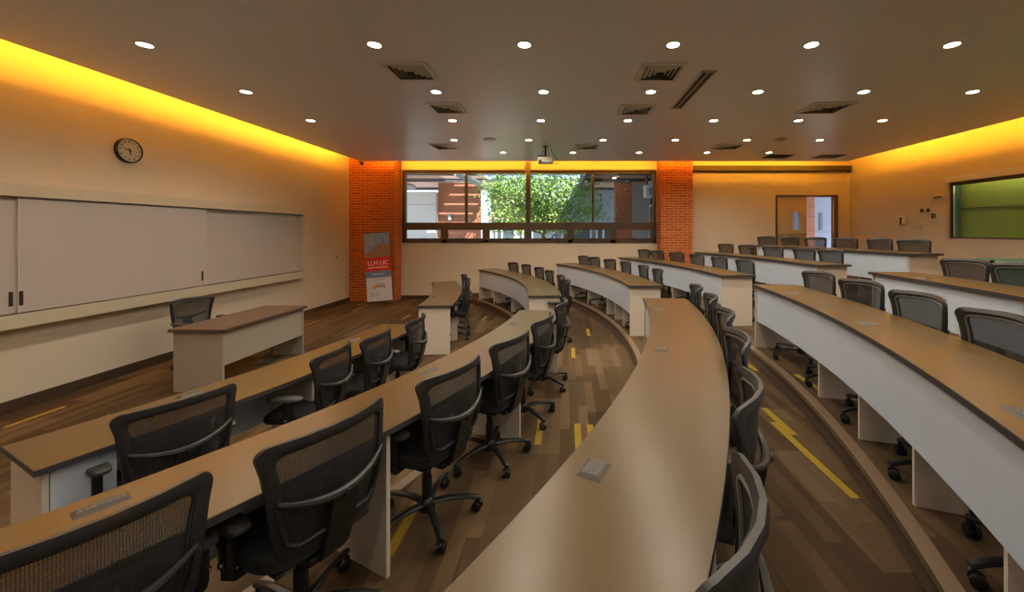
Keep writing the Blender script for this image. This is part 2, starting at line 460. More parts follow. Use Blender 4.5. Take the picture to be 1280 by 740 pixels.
t = thing('corridor_wall', None, None, (0, 13.6, 0), kind='structure')
obj('wall_panel', bx(5.5, 11.6, 0, .2, .8, 4.0), 'bluewall', t, kind='structure')
obj('corridor_skirting', bx(5.5, 11.6, -.02, 0, .8, 1.85), 'bluewall', t, kind='structure')
obj('slot_window', bx(8.72, 8.83, -.03, .0, 1.93, 2.52), 'outglass', t, kind='structure')
structure('corridor_pillar', bx(7.86, 8.13, 12.9, 13.3, .8, 4.0), 'brick_out')
structure('added_shade_roof', bx(5.2, 11.6, YB+.31, 13.25, 3.9, 4.0), 'soffit')  # unseen roof added to shade the overbright corridor behind the door
structure('corridor_floor', bx(5.2, 9.6, YB+.2, 13.8, .70, .80), 'paving')

# dark retractable screen case across the top of the right bay
t = thing('screen_case', 'long dark brown roller screen case above the double door', 'screen', ((3.42+7.84)/2, 10.92, 3.55))
obj('case_body', bx(-2.2, 2.2, -.07, .07, 0, .15, bev=.012), 'case', t)
for s in (-1, 1): obj('end_cap', bx(s*2.2-.012+.012*s, s*2.2+.012+.012*s, -.075, .075, -.035, .155, bev=.006), 'black', t)

# ------------------------------------------------------------------ whiteboard on the left wall
BX = XL
t = thing('whiteboard', 'long sliding whiteboard in a deep cream surround on the left wall', 'whiteboard', (BX, 5.6, .88))
y0, y1, H0, H1 = -3.6, 2.98, 0., 1.50          # local: y along the wall, z up
D = .13
b = BM(); f = .13
box(b, .001, D, y0, y1, H1-f, H1); box(b, .001, D, y0, y1, H0, f+.015); box(b, .001, D, y1-.05, y1, f, H1-f); box(b, .001, D, y0, y0+.05, f, H1-f)
obj('surround', b, 'boardframe', t)
obj('back_board', bx(.004, .03, y0+.05, y1-.05, f, H1-f), 'board', t)
b = BM(); box(b, .05, D-.002, y0+.05, y1-.051, f+.015, f+.022); box(b, .05, D-.002, y0+.05, y1-.051, H1-f-.007, H1-f)
obj('slide_track', b, 'alum', t)
def board_panel(x, a, c, handles):
    p = obj('sliding_panel', bx(x, x+.022, a, c, f+.023, H1-f-.008, bev=.003), 'board', t)
    b = BM(); box(b, x-.001, x+.0235, a-.006, a+.004, f+.023, H1-f-.008); box(b, x-.001, x+.0235, c-.004, c+.006, f+.023, H1-f-.008)
    obj('panel_edge', b, 'alu_light', p)
    for hy in handles:
        b = BM(); box(b, x+.0225, x+.027, hy-.016, hy+.016, f+.10, f+.25, bev=.002); obj('pull_handle', b, 'case', p)
board_panel(.04, .60, y1-.06, [])
board_panel(.085, -1.49, .65, [.58, -1.474])
board_panel(.062, -3.4, -1.46, [-1.535])

# clock
t = thing('wall_clock', 'round black-rimmed clock on the left wall above the whiteboard', 'clock', (XL, 5.22, 1.885+1.07))
b = BM(); lathe(b, [(.148, .002), (.162, .004), (.162, .04), (.150, .048), (.146, .03)], 40, axis='x'); obj('rim', b, 'black', t, smooth=True)
b = BM(); lathe(b, [(.147, .005), (.147, .032)], 40, axis='x'); obj('dial', b, 'clock_face', t)
b = BM()
for k in range(1, 13):
    a = PI/2-k*PI/6
    T = Matrix.Translation((.033, .115*math.cos(a), .115*math.sin(a))) @ Matrix(((0, 0, 1, 0), (1, 0, 0, 0), (0, 1, 0, 0), (0, 0, 0, 1)))
    text_mesh(b, str(k), .045, T)
obj('numerals', b, 'black', t)
def hand(ang, ln, w, name):
    b = BM(); a = PI/2-rad(ang); tip = Vector((.037, ln*math.cos(a), ln*math.sin(a))); tail = Vector((.037, -.03*math.cos(a), -.03*math.sin(a)))
    tube(b, [tail, tip], [w, w*.5], 6); obj(name, b, 'black', t)
hand(288, .095, .005, 'minute_hand'); hand(170, .06, .007, 'hour_hand')

# wall plate near the brick pillar
t = thing('wall_outlet', 'small wall outlet plate on the left wall near the brick pillar', 'outlet', (XL, 9.97, 1.885-.655))
obj('plate', bx(0.0005, .012, -.06, .06, -.045, .045, bev=.003), 'white_plastic', t)
obj('socket', bx(.0125, .016, -.03, .03, -.018, .018, bev=.001), 'socket_dark', t)

# ------------------------------------------------------------------ office chair
def chair_back_y(u, z):
    k = (z-.47)/.475
    return -.205-.060*k-.02*math.sin(k*PI)+.07*(u/.23)**2*(.6+.4*k)
def back_outline(t, inset=0.):
    """closed outline of the backrest, t 0..1; returns (u, z)"""
    z0, z1 = .470+inset, .945-inset
    def half(z): return .210+.060*((z-.47)/.475)-inset
    r = max(.075-inset*.5, .02); P = []
    a, c = half(z0), half(z1)
    for k in range(7): P.append((a-r+r*math.sin(k/6*PI/2), z0+r-r*math.cos(k/6*PI/2)))
    for k in range(1, 6): z = z0+r+(z1-z0-1.6*r)*k/6; P.append((half(z), z))
    r2 = r*.6
    for k in range(7): P.append((c-r2+r2*math.cos(k/6*PI/2), z1-r2+r2*math.sin(k/6*PI/2)))
    for k in range(1, 5): P.append(((c-r2)*(1-2*k/5), z1+.010*math.sin(k/5*PI)))
    L = [(-u, z) for u, z in P[:19]][::-1]
    P = P+L
    for k in range(1, 4): P.append((-(a-r)*(1-2*k/4), z0))
    return P

def make_chair(name, label, mesh_mat='mesh'):
    t = thing(name, label, 'chair')
    # five-armed base with casters
    b = BM(); lathe(b, [(.020, .055), (.046, .062), (.050, .10), (.036, .13), (.030, .135)], 14)
    ends = []
    for k in range(5):
        a = 2*PI*k/5+.35; c, s = math.cos(a), math.sin(a)
        tube(b, [(.03*c, .03*s, .102), (.13*c, .13*s, .110), (.24*c, .24*s, .098), (.315*c, .315*s, .078)], [.026, .022, .019, .017], 8, rz=.014)
        ends.append((a, .305*c, .305*s))
    base = obj('star_base', b, 'black', t, smooth=True)
    for a, ex, ey in ends:
        b = BM(); yaw = a+1.1; dx, dy = math.cos(yaw), math.sin(yaw)
        for s in (-1, 1):
            n0 = len(b.verts)
            lathe(b, [(.022, .008), (.028, .011), (.028, .024), (.020, .028)], 14, axis='x')
            b.verts.ensure_lookup_table()
            for v in b.verts[n0:]:
                x, y, z = v.co.x*s, v.co.y, v.co.z
                v.co = Vector((ex+x*dx-(y+.012)*dy, ey+x*dy+(y+.012)*dx, z+.028))
        tube(b, [(ex, ey, .036), (ex, ey, .082)], .009, 8)
        tube(b, [(ex-.009*dx, ey-.009*dy, .045), (ex+.009*dx, ey+.009*dy, .045)], .019, 10)
        obj('caster', b, 'black', base, smooth=True)
    b = BM(); lathe(b, [(.029, .12), (.029, .26), (.024, .262), (.024, .33), (.017, .332), (.017, .40)], 14); obj('gas_column', b, 'black', t, smooth=True)
    b = BM(); box(b, -.09, .09, -.20, .12, .385, .425, bev=.012); box(b, -.20, .20, -.18, .20, .425, .44, bev=.006)
    tube(b, [(.09, .02, .405), (.24, .03, .40)], .007, 6)
    obj('tilt_mechanism', b, 'black', t)
    # seat cushion: superellipse dome
    b = BM(); rings = []
    for (sc, z) in ((.90, .441), (.985, .452), (1., .472), (.97, .496), (.86, .508), (.5, .512), (.12, .511)):
        ring = []
        for k in range(36):
            a = 2*PI*k/36; c, s = math.cos(a), math.sin(a); e = .55
            u = .245*sc*math.copysign(abs(c)**e, c); v = .235*sc*math.copysign(abs(s)**e, s)
            zz = z-(.035*max(0, (v-.12)/.115)**2 if v > .12 else 0)
            ring.append(b.verts.new((u, v+.015, zz)))
        rings.append(ring)
    for A, B_ in zip(rings, rings[1:]):
        for k in range(36): b.faces.new((A[k], A[(k+1) % 36], B_[(k+1) % 36], B_[k]))
    b.faces.new(rings[0][::-1]); b.faces.new(rings[-1])
    obj('seat', b, 'fabric', t, smooth=True)
    # back frame: a band between two outlines with front and rear faces
    O = back_outline(0); I = back_outline(0, .043); n = len(O); b = BM()
    V = []
    for (u, z), (ui, zi) in zip(O, I):
        um, zm = (u*.5+ui*.5), (z*.5+zi*.5)
        row_ = []
        for (uu, zz, dy) in ((u, z, 0.), (um, zm, .014), (ui, zi, .004), (ui, zi, -.014), (um, zm, -.022), (u, z, -.016)):
            row_.append(b.verts.new((uu, chair_back_y(uu, zz)+dy, zz)))
        V.append(row_)
    for i in range(n):
        A, B_ = V[i], V[(i+1) % n]
        for k in range(6): b.faces.new((A[k], A[(k+1) % 6], B_[(k+1) % 6], B_[k]))
    fr = obj('back_frame', b, 'frame', t, smooth=True)
    # inner piping the mesh is stretched on
    P = back_outline(0, .044); b = BM(); tube(b, [(u, chair_back_y(u, z)+.006, z) for u, z in P], .0075, 6, closed=True); obj('frame_piping', b, 'alu_grey', fr, smooth=True)
    # mesh
    b = BM(); NU, NZ = 12, 14; G = []
    for j in range(NZ+1):
        z = .508+(.908-.508)*j/NZ; w = .210+.060*((z-.47)/.475)-.038
        if j == 0: w -= .03
        if j == NZ: w -= .008
        G.append([b.verts.new((w*(2*i/NU-1), chair_back_y(w*(2*i/NU-1), z), z)) for i in range(NU+1)])
    for j in range(NZ):
        for i in range(NU): b.faces.new((G[j][i], G[j][i+1], G[j+1][i+1], G[j+1][i]))
    obj('back_mesh', b, mesh_mat, t, smooth=True)
    # lumbar bar and lower loop behind the mesh
    b = BM(); pts = []
    for i in range(13):
        u = -.222+.444*i/12; z = .735-.055*(1-(u/.222)**2)
        pts.append((u, chair_back_y(u, z)-.026-.012*(1-(u/.222)**2), z))
    tube(b, pts, [.008+.010*math.sin(PI*i/12) for i in range(13)], 8)
    for s in (-1, 1):
        q = []
        for (u, z) in ((.222, .72), (.205, .63), (.185, .56), (.14, .532), (.055, .54)): q.append((s*u, chair_back_y(s*u, z)-.024, z))
        tube(b, q, .009, 8)
    lum = obj('lumbar_bar', b, 'frame', t, smooth=True)
    b = BM(); lathe(b, [(.014, -.012), (.018, 0.), (.018, .012)], 12, axis='y', cz=.672, cy=chair_back_y(0, .672)-.052); obj('knob', b, 'black', lum, smooth=True)
    # spine plate down to the seat
    b = BM(); S = []
    for (z, w, dy) in ((.69, .036, -.040), (.66, .052, -.046), (.58, .056, -.048), (.50, .056, -.046), (.44, .055, -.040), (.395, .052, -.010), (.392, .05, .10)):
        y = chair_back_y(0, max(z, .46))+dy
        S.append([b.verts.new((x, yy, zz)) for (x, yy, zz) in ((-w, y, z), (w, y, z), (w, y+.018, z+(.016 if z < .4 else 0)), (-w, y+.018, z+(.016 if z < .4 else 0)))])
    for A, B_ in zip(S, S[1:]):
        for k in range(4): b.faces.new((A[k], A[(k+1) % 4], B_[(k+1) % 4], B_[k]))
    b.faces.new(S[0][::-1]); b.faces.new(S[-1])
    obj('back_spine', b, 'black', t)
    # arms
    for s in (-1, 1):
        b = BM()
        tube(b, [(s*.17, -.02, .428), (s*.255, -.02, .43), (s*.275, -.02, .45), (s*.275, -.02, .55)], [.016, .018, .022, .022], 8)
        box(b, s*.275-.019, s*.275+.019, -.052, .012, .47, .635, bev=.008)
        arm = obj('armrest', b, 'black', t, smooth=True)
        b = BM(); n0 = 0; rr = []
        for (sc, z) in ((.9, .632), (1., .640), (1., .652), (.85, .662)):
            rr.append([b.verts.new((s*.272+.042*sc*math.copysign(abs(math.cos(2*PI*k/20))**.6, math.cos(2*PI*k/20)), .0+.125*sc*math.copysign(abs(math.sin(2*PI*k/20))**.6, math.sin(2*PI*k/20)), z)) for k in range(20)])
        for A, B_ in zip(rr, rr[1:]):
            for k in range(20): b.faces.new((A[k], A[(k+1) % 20], B_[(k+1) % 20], B_[k]))
        b.faces.new(rr[0][::-1]); b.faces.new(rr[-1])
        obj('arm_pad', b, 'pad', arm, smooth=True)
        b = BM(); lathe(b, [(.012, 0), (.012, .008), (.008, .011)], 10, axis='x', cx=0, cy=-.02, cz=.50)
        for v in b.verts: v.co.x = s*(.294+v.co.x)
        obj('arm_button', b, 'chrome', arm, smooth=True)
    return t

proto_chair = make_chair('office_chair', 'x')
used = [False]
ORD = ['first', 'second', 'third', 'fourth', 'fifth', 'sixth', 'seventh']
ROWW = {1: 'front', 2: 'second', 3: 'third', 4: 'fourth', 5: 'fifth', 6: 'top'}
def place_chair(loc, rz, label, group, name=None):
    o = proto_chair if not used[0] else copy_tree(proto_chair)
    used[0] = True
    o.location = loc; o.rotation_euler = (0, 0, rz); o['label'] = label
    if group: o['group'] = group
    return o

CH = {  # row, block: angles from the cross aisle outwards, radius offset of the chair column from the desk's inner edge
 (1, 'n'): ([-7.4, -11.9, -15.4, -21.6], .46), (2, 'n'): ([-7.4, -13.3, -18.4, -23.7, -29.2, -33.9], .35),
 (3, 'n'): ([-5.6, -9.8, -14.4, -19.0, -23.6, -28.3], .35), (4, 'n'): ([-5.6, -9.7, -13.6, -17.4, -21.2], .35), (5, 'n'): ([-6.2, -9.1], .35),
 (1, 'f'): ([10.9, 13.8, 16.6, 21.3], .40), (2, 'f'): ([6.4, 11.2, 17.6, 22.8, 28.8, 34.2], .385), (3, 'f'): ([6.2, 10.3, 15.4, 20.0, 24.6, 27.9], .385),
 (4, 'f'): ([4.5, 8.8, 12.9, 16.8, 20.9, 23.9], .385), (5, 'f'): ([3.9, 6.7, 10.4, 13.9, 17.2], .385), (6, 'f'): ([3.5, 6.2, 9.1, 12.1, 15.0, 17.9], .385)}
TURN = {(1, 'n', 0): 12, (1, 'n', 1): 15, (1, 'n', 2): 15, (2, 'n', 4): 9, (3, 'n', 5): 1, (3, 'n', 4): 3, (3, 'n', 3): 6, (3, 'n', 2): 5}
for (row, blk), (angs, off) in CH.items():
    cx, Ri = ROW[row]; r = Ri+off
    for i, a in enumerate(angs):
        A = rad(a)
        turn = TURN.get((row, blk, i), 0)
        jit = rad(random.uniform(-5, 5)+(6 if (row, blk) in ((4, 'n'), (5, 'n')) else 0)+turn)
        where = 'near-side' if blk == 'n' else 'window-side'
        lab = f'black mesh office chair at {where} {ROWW[row]} desk row, {ORD[i]} from the cross aisle'
        place_chair((cx+r*math.cos(A), CZ+r*math.sin(A), tier(row)+.0005), A+PI/2+jit, lab, f'chairs at the {where} {ROWW[row]} row desk')
place_chair((-5.06, 5.48, 0.0005), rad(-90-14), 'black mesh office chair behind the instructor desk by the whiteboard', None)

# ------------------------------------------------------------------ curved desks
def make_desk(row, a0, a1, div, label, group=None, sockets=(), ends=(True, True), seams=()):
    cx, Ri = ROW[row]; Ro = Ri+DW; z0 = tier(row); am = (a0+a1)/2
    t = thing('curved_desk', label, 'desk', (cx+Ri*math.cos(rad(am)), CZ+Ri*math.sin(rad(am)), z0), group=group)
    ox, oy = cx-t.location.x, CZ-t.location.y
    n = max(12, int(abs(a1-a0)*2))
    obj('desktop', arc_strip(BM(), ox, oy, Ri, Ro, a0, a1, TOPH-.030, TOPH, n), 'top', t)
    e = .0022
    b = BM(); da = math.degrees(.003/Ri)
    arc_strip(b, ox, oy, Ri-.003, Ri-.0001, a0-da, a1+da, TOPH-.0305, TOPH-.0015, n)
    arc_strip(b, ox, oy, Ro+.0001, Ro+.003, a0-da, a1+da, TOPH-.0305, TOPH-.0015, n)
    arc_strip(b, ox, oy, Ri, Ro, a0-da, a0-.001, TOPH-.0305, TOPH-.0015, 1)
    arc_strip(b, ox, oy, Ri, Ro, a1+.001, a1+da, TOPH-.0305, TOPH-.0015, 1)
    obj('edge_band', b, 'edge', t)
    pi = math.degrees(.03/Ri)
    sg = 1
    cuts = [a0+pi*1.2]+list(seams)+[a1-pi*1.2]
    for s0, s1 in zip(cuts, cuts[1:]):
        g = math.degrees(.0015/Ri)
        obj('front_panel', arc_strip(BM(), ox, oy, Ri+.030, Ri+.048, s0+g, s1-g, .315, TOPH-.0315, max(6, int((s1-s0)*2))), 'panel', t)
    wa = math.degrees(.009/Ri)
    for k, a in enumerate(list(div)+[a0+.26, a1-.26]):
        end = k >= len(div)
        A = rad(a); c, s = math.cos(A), math.sin(A); h = .011
        r0, r1 = (Ri+.012 if end else Ri+.049), Ro-.03
        b = BM()
        P = [(ox+r*c-q*h*s, oy+r*s+q*h*c) for r, q in ((r0, -1), (r1, -1), (r1, 1), (r0, 1))]
        slab(b, P, .0008, TOPH-.0315)
        obj('end_panel' if end else 'divider_panel', b, 'side', t)
    if row == 1 and a0 < 0:
        obj('pedestal_panel', arc_strip(BM(), ox, oy, Ro-.048, Ro-.030, a0+.36, a0+1.9, .0008, TOPH-.0315, 3), 'panel', t)
    for (r, a, long) in sockets:
        A = rad(a)
        s = bpy.data.objects.new('power_outlet', None); C.objects.link(s); s.parent = t
        s.location = (ox+r*math.cos(A), oy+r*math.sin(A), TOPH); s.rotation_euler = (0, 0, A)
        w, l = (.032, .068) if long else (.043, .055)
        b = BM(); f = .011
        V = [b.verts.new(p) for p in ((-w, -l, 0.0002), (w, -l, .0002), (w, l, .0002), (-w, l, .0002), (-w+f, -l+f, .009), (w-f, -l+f, .009), (w-f, l-f, .009), (-w+f, l-f, .009))]
        for q in ((3, 2, 1, 0), (4, 5, 6, 7), (0, 1, 5, 4), (1, 2, 6, 5), (2, 3, 7, 6), (3, 0, 4, 7)): b.faces.new([V[i] for i in q])
        obj('cover_plate', b, 'steel', s)
        obj('socket_insert', bx(-w+f+.003, w-f-.003, -l+f+.003, l-f-.003, .0088, .0105, bev=.001), 'socket_grey', s)
        b = BM()
        for yy in ((-.035, 0, .035) if long else (-.018, .018)):
            for (px, py) in ((-.008, -.006), (.008, -.006), (0, .007)):
                lathe(b, [(.0025, 0), (.0025, .001)], 8, cx=px, cy=yy+py, cz=.0104)
        obj('socket_hole', b, 'socket_dark', s)
    return t

def divs(a0, a1, n): return [a0+(a1-a0)*k/n for k in range(1, n)]
DESK = [
 (1, -24.9, -4.2, [-20.0, -15.2, -9.8], 'long curved front-row desk on the floor, near side of the cross aisle', [(.085, -19.5, True), (.12, -9.2, False)], []),
 (2, -44, -4.2, [-37.0, -26.6, -16.2], 'curved second-row desk on the near side of the cross aisle', [(.105, -33.3, True), (.108, -21.4, True), (.105, -10.0, False)], []),
 (3, -40, -3.9, [-33, -25.5, -18, -10.5], 'broad curved third-row desk running toward the camera', [(.107, -26.7, False), (.11, -17.4, False), (.09, -8.2, False)], []),
 (4, -31, -3.2, [-26.5, -22.7, -18.9, -15.2, -11.4], 'curved fourth-row desk at right with pale front panel beside the carpeted step', [(.143, -7.0, False), (.15, -14.6, False), (.11, -22.5, True)], [-9.6, -21.5]),
 (5, -27, -3.3, [-21, -15, -9], 'curved fifth-row desk on the near side, in front of the green glass desk', [(.14, -6.4, False)], [-12.]),
 (1, 4.4, 25.6, [10, 15, 20], 'short curved front-row desk on the floor, window side of the cross aisle', [(.09, 9.8, False)], []),
 (2, 4.4, 40.2, [9.5, 14.7, 25, 34], 'curved second-row desk on the window side, blue-lit front panel', [(.15, 9.9, False), (.16, 20.7, False)], []),
 (3, 2.9, 30.2, [7.2, 10.2, 13.2, 20, 26], 'curved third-row desk on the window side of the cross aisle', [(.11, 8., False), (.13, 19., False)], []),
 (4, 2.2, 25.3, [7, 13, 19], 'curved fourth-row desk on the window side, chairs behind it', [(.25, 8., False)], []),
 (5, 1.5, 19.0, [6.2, 10.5, 15], 'curved fifth-row desk on the window side, below the top row', [(.25, 7., False)], []),
 (6, 1.3, 16.8, [5.5, 9.2, 13], 'curved top-row desk in front of the double door', [(.25, 6., False)], []),
]
for row, a0, a1, dv, lab, so, seams in DESK:
    make_desk(row, a0, a1, dv, lab, 'curved tiered desks', [(ROW[row][1]+o, a, l) for o, a, l in so], seams=seams)

# glass operator desk at the near end of the top tier
cx, Ri = ROW[6]; am = -7.
t = thing('glass_desk', 'green glass-topped desk at the right edge under the green control-room window', 'desk', (cx+Ri*math.cos(rad(am)), CZ+Ri*math.sin(rad(am)), tier(6)))
ox, oy = cx-t.location.x, CZ-t.location.y
obj('glass_top', arc_strip(BM(), ox, oy, Ri, Ri+.5, -11.5, -2.8, TOPH-.015, TOPH, 20), 'green_glass', t)
b = BM()
for a in (-11., -7.2, -3.4):
    for r in (Ri+.05, Ri+.42):
        lathe(b, [(.022, 0), (.022, .044)], 12, cx=ox+r*math.cos(rad(a)), cy=oy+r*math.sin(rad(a)), cz=TOPH-.060)
obj('standoff', b, 'black', t)
obj('glass_front', arc_strip(BM(), ox, oy, Ri+.05, Ri+.062, -11.2, -3.7, .05, TOPH-.07, 16), 'green_glass', t)
for a in (-3.3, -11.3):
    obj('end_panel', arc_strip(BM(), ox, oy, Ri+.02, Ri+.46, a-.12, a+.12, .0008, TOPH-.061, 1), 'white', t)

# ------------------------------------------------------------------ instructor desk
t = thing('instructor_desk', 'straight instructor desk with dark wood top in front of the whiteboard', 'desk', (-4.32, 5.33, 0))
obj('desktop', bx(-.33, .33, -.74, .74, .712, .742, bev=.003), 'desk_wood', t)
obj('edge_band', bx(-.333, .333, -.743, .743, .708, .7115), 'edge', t)
for y in (-.71, .69): obj('end_panel', bx(-.29, .29, y, y+.022, .0008, .7075), 'side2', t)
obj('modesty_panel', bx(.262, .28, -.687, .689, .30, .7075), 'side2', t)
t = thing('power_cable', 'black cable drooping to a steel floor plate under the instructor desk', 'cable', (-4.35, 5.75, 0))
b = BM(); tube(b, [(.03, -.45, .30), (.03, -.40, .18), (.02, -.25, .09), (0, -.05, .07), (0, .07, .10), (0, .09, .30)], .008, 6); obj('cord', b, 'cable', t, smooth=True)
obj('floor_plate', bx(-.12, .12, -.16, .04, .0008, .012, bev=.004), 'steel', t)

# ------------------------------------------------------------------ banner stand
t = thing('banner_stand', 'upright promotional banner with red title panel leaning by the left brick pillar', 'banner', (-4.83, 10.22, 0))
t.rotation_euler = (rad(-3), rad(-4.2), rad(6))
BW, BH = .315, 1.86; z0 = .07
def flat(name, x0, x1, a, c, m, par, y=-.004, bev=0): return obj(name, bx(x0, x1, y, y+.003, a, c), m, par)
sh = flat('banner_sheet', -BW, BW, z0, BH, 'bwhite', t, -.0005)
Z = lambda f: z0+(BH-z0)*(1-f)
flat('sky_picture', -BW, BW, Z(.36), Z(0), 'bsky', sh, -.002)
b = BM()
random.seed(3)
sky = [(-BW, .30), (-.26, .30), (-.2, .27), (-.10, .25), (-.06, .21), (0, .20), (.05, .15), (.1, .17), (.16, .10), (.19, .16), (.25, .19), (BW, .22)]
A = [b.verts.new((x, -.0035, Z(f))) for x, f in sky]; B_ = [b.verts.new((x, -.0035, Z(.36))) for x, f in sky]
for i in range(len(sky)-1): b.faces.new((A[i], A[i+1], B_[i+1], B_[i]))
obj('facade_picture', b, 'bold', sh)
flat('red_panel', -BW, BW, Z(.56), Z(.36), 'red', sh, -.0025)
flat('blue_panel', -BW, BW, Z(.655), Z(.56), 'bblue', sh, -.0025)
Tm = lambda x, z: Matrix.Translation((x, -.0045, z)) @ Matrix.Rotation(PI/2, 4, 'X')
obj('title_lettering', text_mesh(BM(), 'LLM UC', .150, Tm(0, Z(.445))), 'text', sh)
b = BM()
for k in range(17):
    x = -.24+.029*k; box(b, x, x+.02, -.004, -.0026, Z(.515), Z(.50))
for k in range(9):
    x = -.15+.033*k; box(b, x, x+.024, -.004, -.0026, Z(.61), Z(.60))
obj('small_print', b, 'text', sh)
b = BM()
for r_ in range(3):
    for k in range(8): x = -.25+.032*k; box(b, x, x+.024, -.0022, -.0006, Z(.875+.022*r_), Z(.867+.022*r_))
for k in range(10): x = -.14+.03*k; box(b, x, x+.022, -.0022, -.0006, Z(.69), Z(.683))
for k in range(9): x = -.09+.03*k; box(b, x, x+.022, -.0022, -.0006, Z(.962), Z(.955))
for k in range(6): x = -.06+.03*k; box(b, x, x+.024, -.0022, -.0006, Z(.80), Z(.76))
obj('body_print', b, 'bgrey', sh)
b = BM(); box(b, -.15, -.06, -.0024, -.0006, Z(.815), Z(.755)); box(b, .10, .155, -.0024, -.0006, Z(.81), Z(.76)); box(b, -.06, .12, -.0023, -.0006, Z(.745), Z(.735))
obj('orange_logo', b, 'borange', sh)
b = BM()
ring = [(-.16+.085*math.sin(2*PI*k/24)*(1 if math.cos(2*PI*k/24) > -.3 else .8), -.004, Z(.125)+.12*math.cos(2*PI*k/24)) for k in range(24)]
tube(b, ring, .006, 5, closed=True)
tube(b, [(-.16, -.004, Z(.125)+.09), (-.16, -.004, Z(.125)-.07)], .006, 5); tube(b, [(-.205, -.004, Z(.125)+.04), (-.115, -.004, Z(.125)+.04)], .006, 5)
tube(b, [(-.21, -.004, Z(.125)-.05), (-.16, -.004, Z(.125)-.02), (-.11, -.004, Z(.125)-.05)], .006, 5)
obj('crest', b, 'bgrey2', sh)
b = BM(); tube(b, [(0, .03, .05), (0, .03, BH-.02)], .008, 8); obj('support_pole', b, 'steel', t, smooth=True)
obj('bottom_rail', bx(-BW-.005, BW+.005, -.006, .012, z0-.02, z0+.012), 'steel', t); obj('top_rail', bx(-BW-.003, BW+.003, -.005, .01, BH-.01, BH+.012), 'steel', t)
for s in (-1, 1):
    b = BM(); tube(b, [(s*.27, .005, z0), (s*.29, -.03, .01), (s*.30, -.16, .012)], .010, 6); obj('foot', b, 'steel', t, smooth=True)

# small spotlight at the head of the left pillar
t = thing('camera_mount', 'small black camera on a bracket at the top of the left brick pillar', 'camera', (-5.46, 10.56, 3.70))
b = BM(); tube(b, [(0, -.001, .12), (0, -.06, .12), (0, -.08, .06)], .014, 8); obj('bracket', b, 'black', t, smooth=True)
b = BM(); tube(b, [(-.05, -.05, .07), (.0, -.10, .03), (.07, -.16, -.03)], [.035, .042, .045], 12); obj('body', b, 'black', t, smooth=True)

# ------------------------------------------------------------------ ceiling fixtures
def down(i, x, y, lab):
    t = thing('downlight', lab, 'light', (x, y, HC), group='recessed ceiling downlights')
    b = BM(); lathe(b, [(.062, -.004), (.080, -.006), (.083, -.0008), (.065, -.0008)], 24); obj('trim_ring', b, 'grille', t, smooth=True)
    b = BM(); lathe(b, [(.060, -.0045), (.060, -.002)], 24); obj('lens', b, 'lens', t)
    L = bpy.data.lights.new('downlight_lamp', 'SPOT'); L.energy = DOWN_W; L.color = (1., .87, .70); L.spot_size = rad(150); L.spot_blend = .8; L.shadow_soft_size = .06
    lo = bpy.data.objects.new('downlight_lamp', L); C.objects.link(lo); lo.parent = t; lo.location = (0, 0, -.03)
DOWN_W = 36.
DOWNS = [(3.84, [-4.11, -1.87, -.41, 1.04, 2.39, 3.76]),
         (5.14, [-4.18, -1.70, -.30, 1.10, 2.50, 3.88, 5.30]), (6.47, [-4.20, -1.87, -.42, 1.01, 2.42, 3.81, 5.19]),
         (7.85, [-2.24, -.75, .73, 2.17, 3.60, 5.05]), (9.1, [-1.46, .15, 1.68, 3.25, 4.68])]
RN = ['nearest', 'second', 'third', 'fourth', 'farthest']
for i, (y, xs) in enumerate(DOWNS):
    for k, x in enumerate(xs):
        down(i, x, y, f'recessed downlight, number {["one","two","three","four","five","six","seven"][k]} from the whiteboard wall in the {RN[i]} ceiling row')
# lamps over the near part of the room (behind the camera), same fixture
for y in (2.5, .9, -1.2):
    for x in (-4.1, -1.9, -.4, 1.05, 2.4, 3.8, 5.4):
        if y == .9 and x in (-.4, 2.4): continue
        L = bpy.data.lights.new('downlight_lamp', 'SPOT'); L.energy = DOWN_W; L.color = (1., .87, .70); L.spot_size = rad(150); L.spot_blend = .8; L.shadow_soft_size = .06
        lo = bpy.data.objects.new('downlight_lamp', L); C.objects.link(lo); lo.location = (x, y, HC-.03)

def diffuser(x, y, w, l, lab, louvre=False):
    t = thing('air_diffuser', lab, 'vent', (x, y, HC), group='square ceiling air diffusers')
    b = BM(); e = .035
    for (p, q, r, s) in ((-w, w, -l, -l+e), (-w, w, l-e, l), (-w, -w+e, -l+e, l-e), (w-e, w, -l+e, l-e)): box(b, p, q, r, s, -.016, -.0008)
    obj('frame', b, 'white', t)
    obj('duct_opening', bx(-w+e, w-e, -l+e, l-e, -.004, -.001), 'grille_dark', t)
    b = BM(); V = None
    for k in range(4):
        f0 = 1-.22*k; f1 = f0-.13
        a0, c0 = (w-e)*f0, (l-e)*f0; a1, c1 = (w-e)*f1, (l-e)*f1
        A = [b.verts.new(p) for p in ((-a0, -c0, -.005), (a0, -c0, -.005), (a0, c0, -.005), (-a0, c0, -.005))]
        B_ = [b.verts.new(p) for p in ((-a1, -c1, -.022), (a1, -c1, -.022), (a1, c1, -.022), (-a1, c1, -.022))]
        D_ = [b.verts.new(v.co+Vector((0, 0, .003))) for v in A]; E_ = [b.verts.new(v.co+Vector((0, 0, .003))) for v in B_]
        for i in range(4):
            j = (i+1) % 4
            b.faces.new((A[i], A[j], B_[j], B_[i])); b.faces.new((D_[i], E_[i], E_[j], D_[j])); b.faces.new((B_[i], B_[j], E_[j], E_[i])); b.faces.new((A[i], D_[i], D_[j], A[j]))
    obj('louvre', b, 'grille', t)
diffuser(-1.77, 4.48, .25, .25, 'square air diffuser in the ceiling, nearest on the whiteboard side')
diffuser(-1.76, 5.81, .24, .24, 'square air diffuser in the ceiling, second on the whiteboard side')
diffuser(-2.60, 8.44, .26, .26, 'square air diffuser in the ceiling, farthest on the whiteboard side, toward the brick pillar')
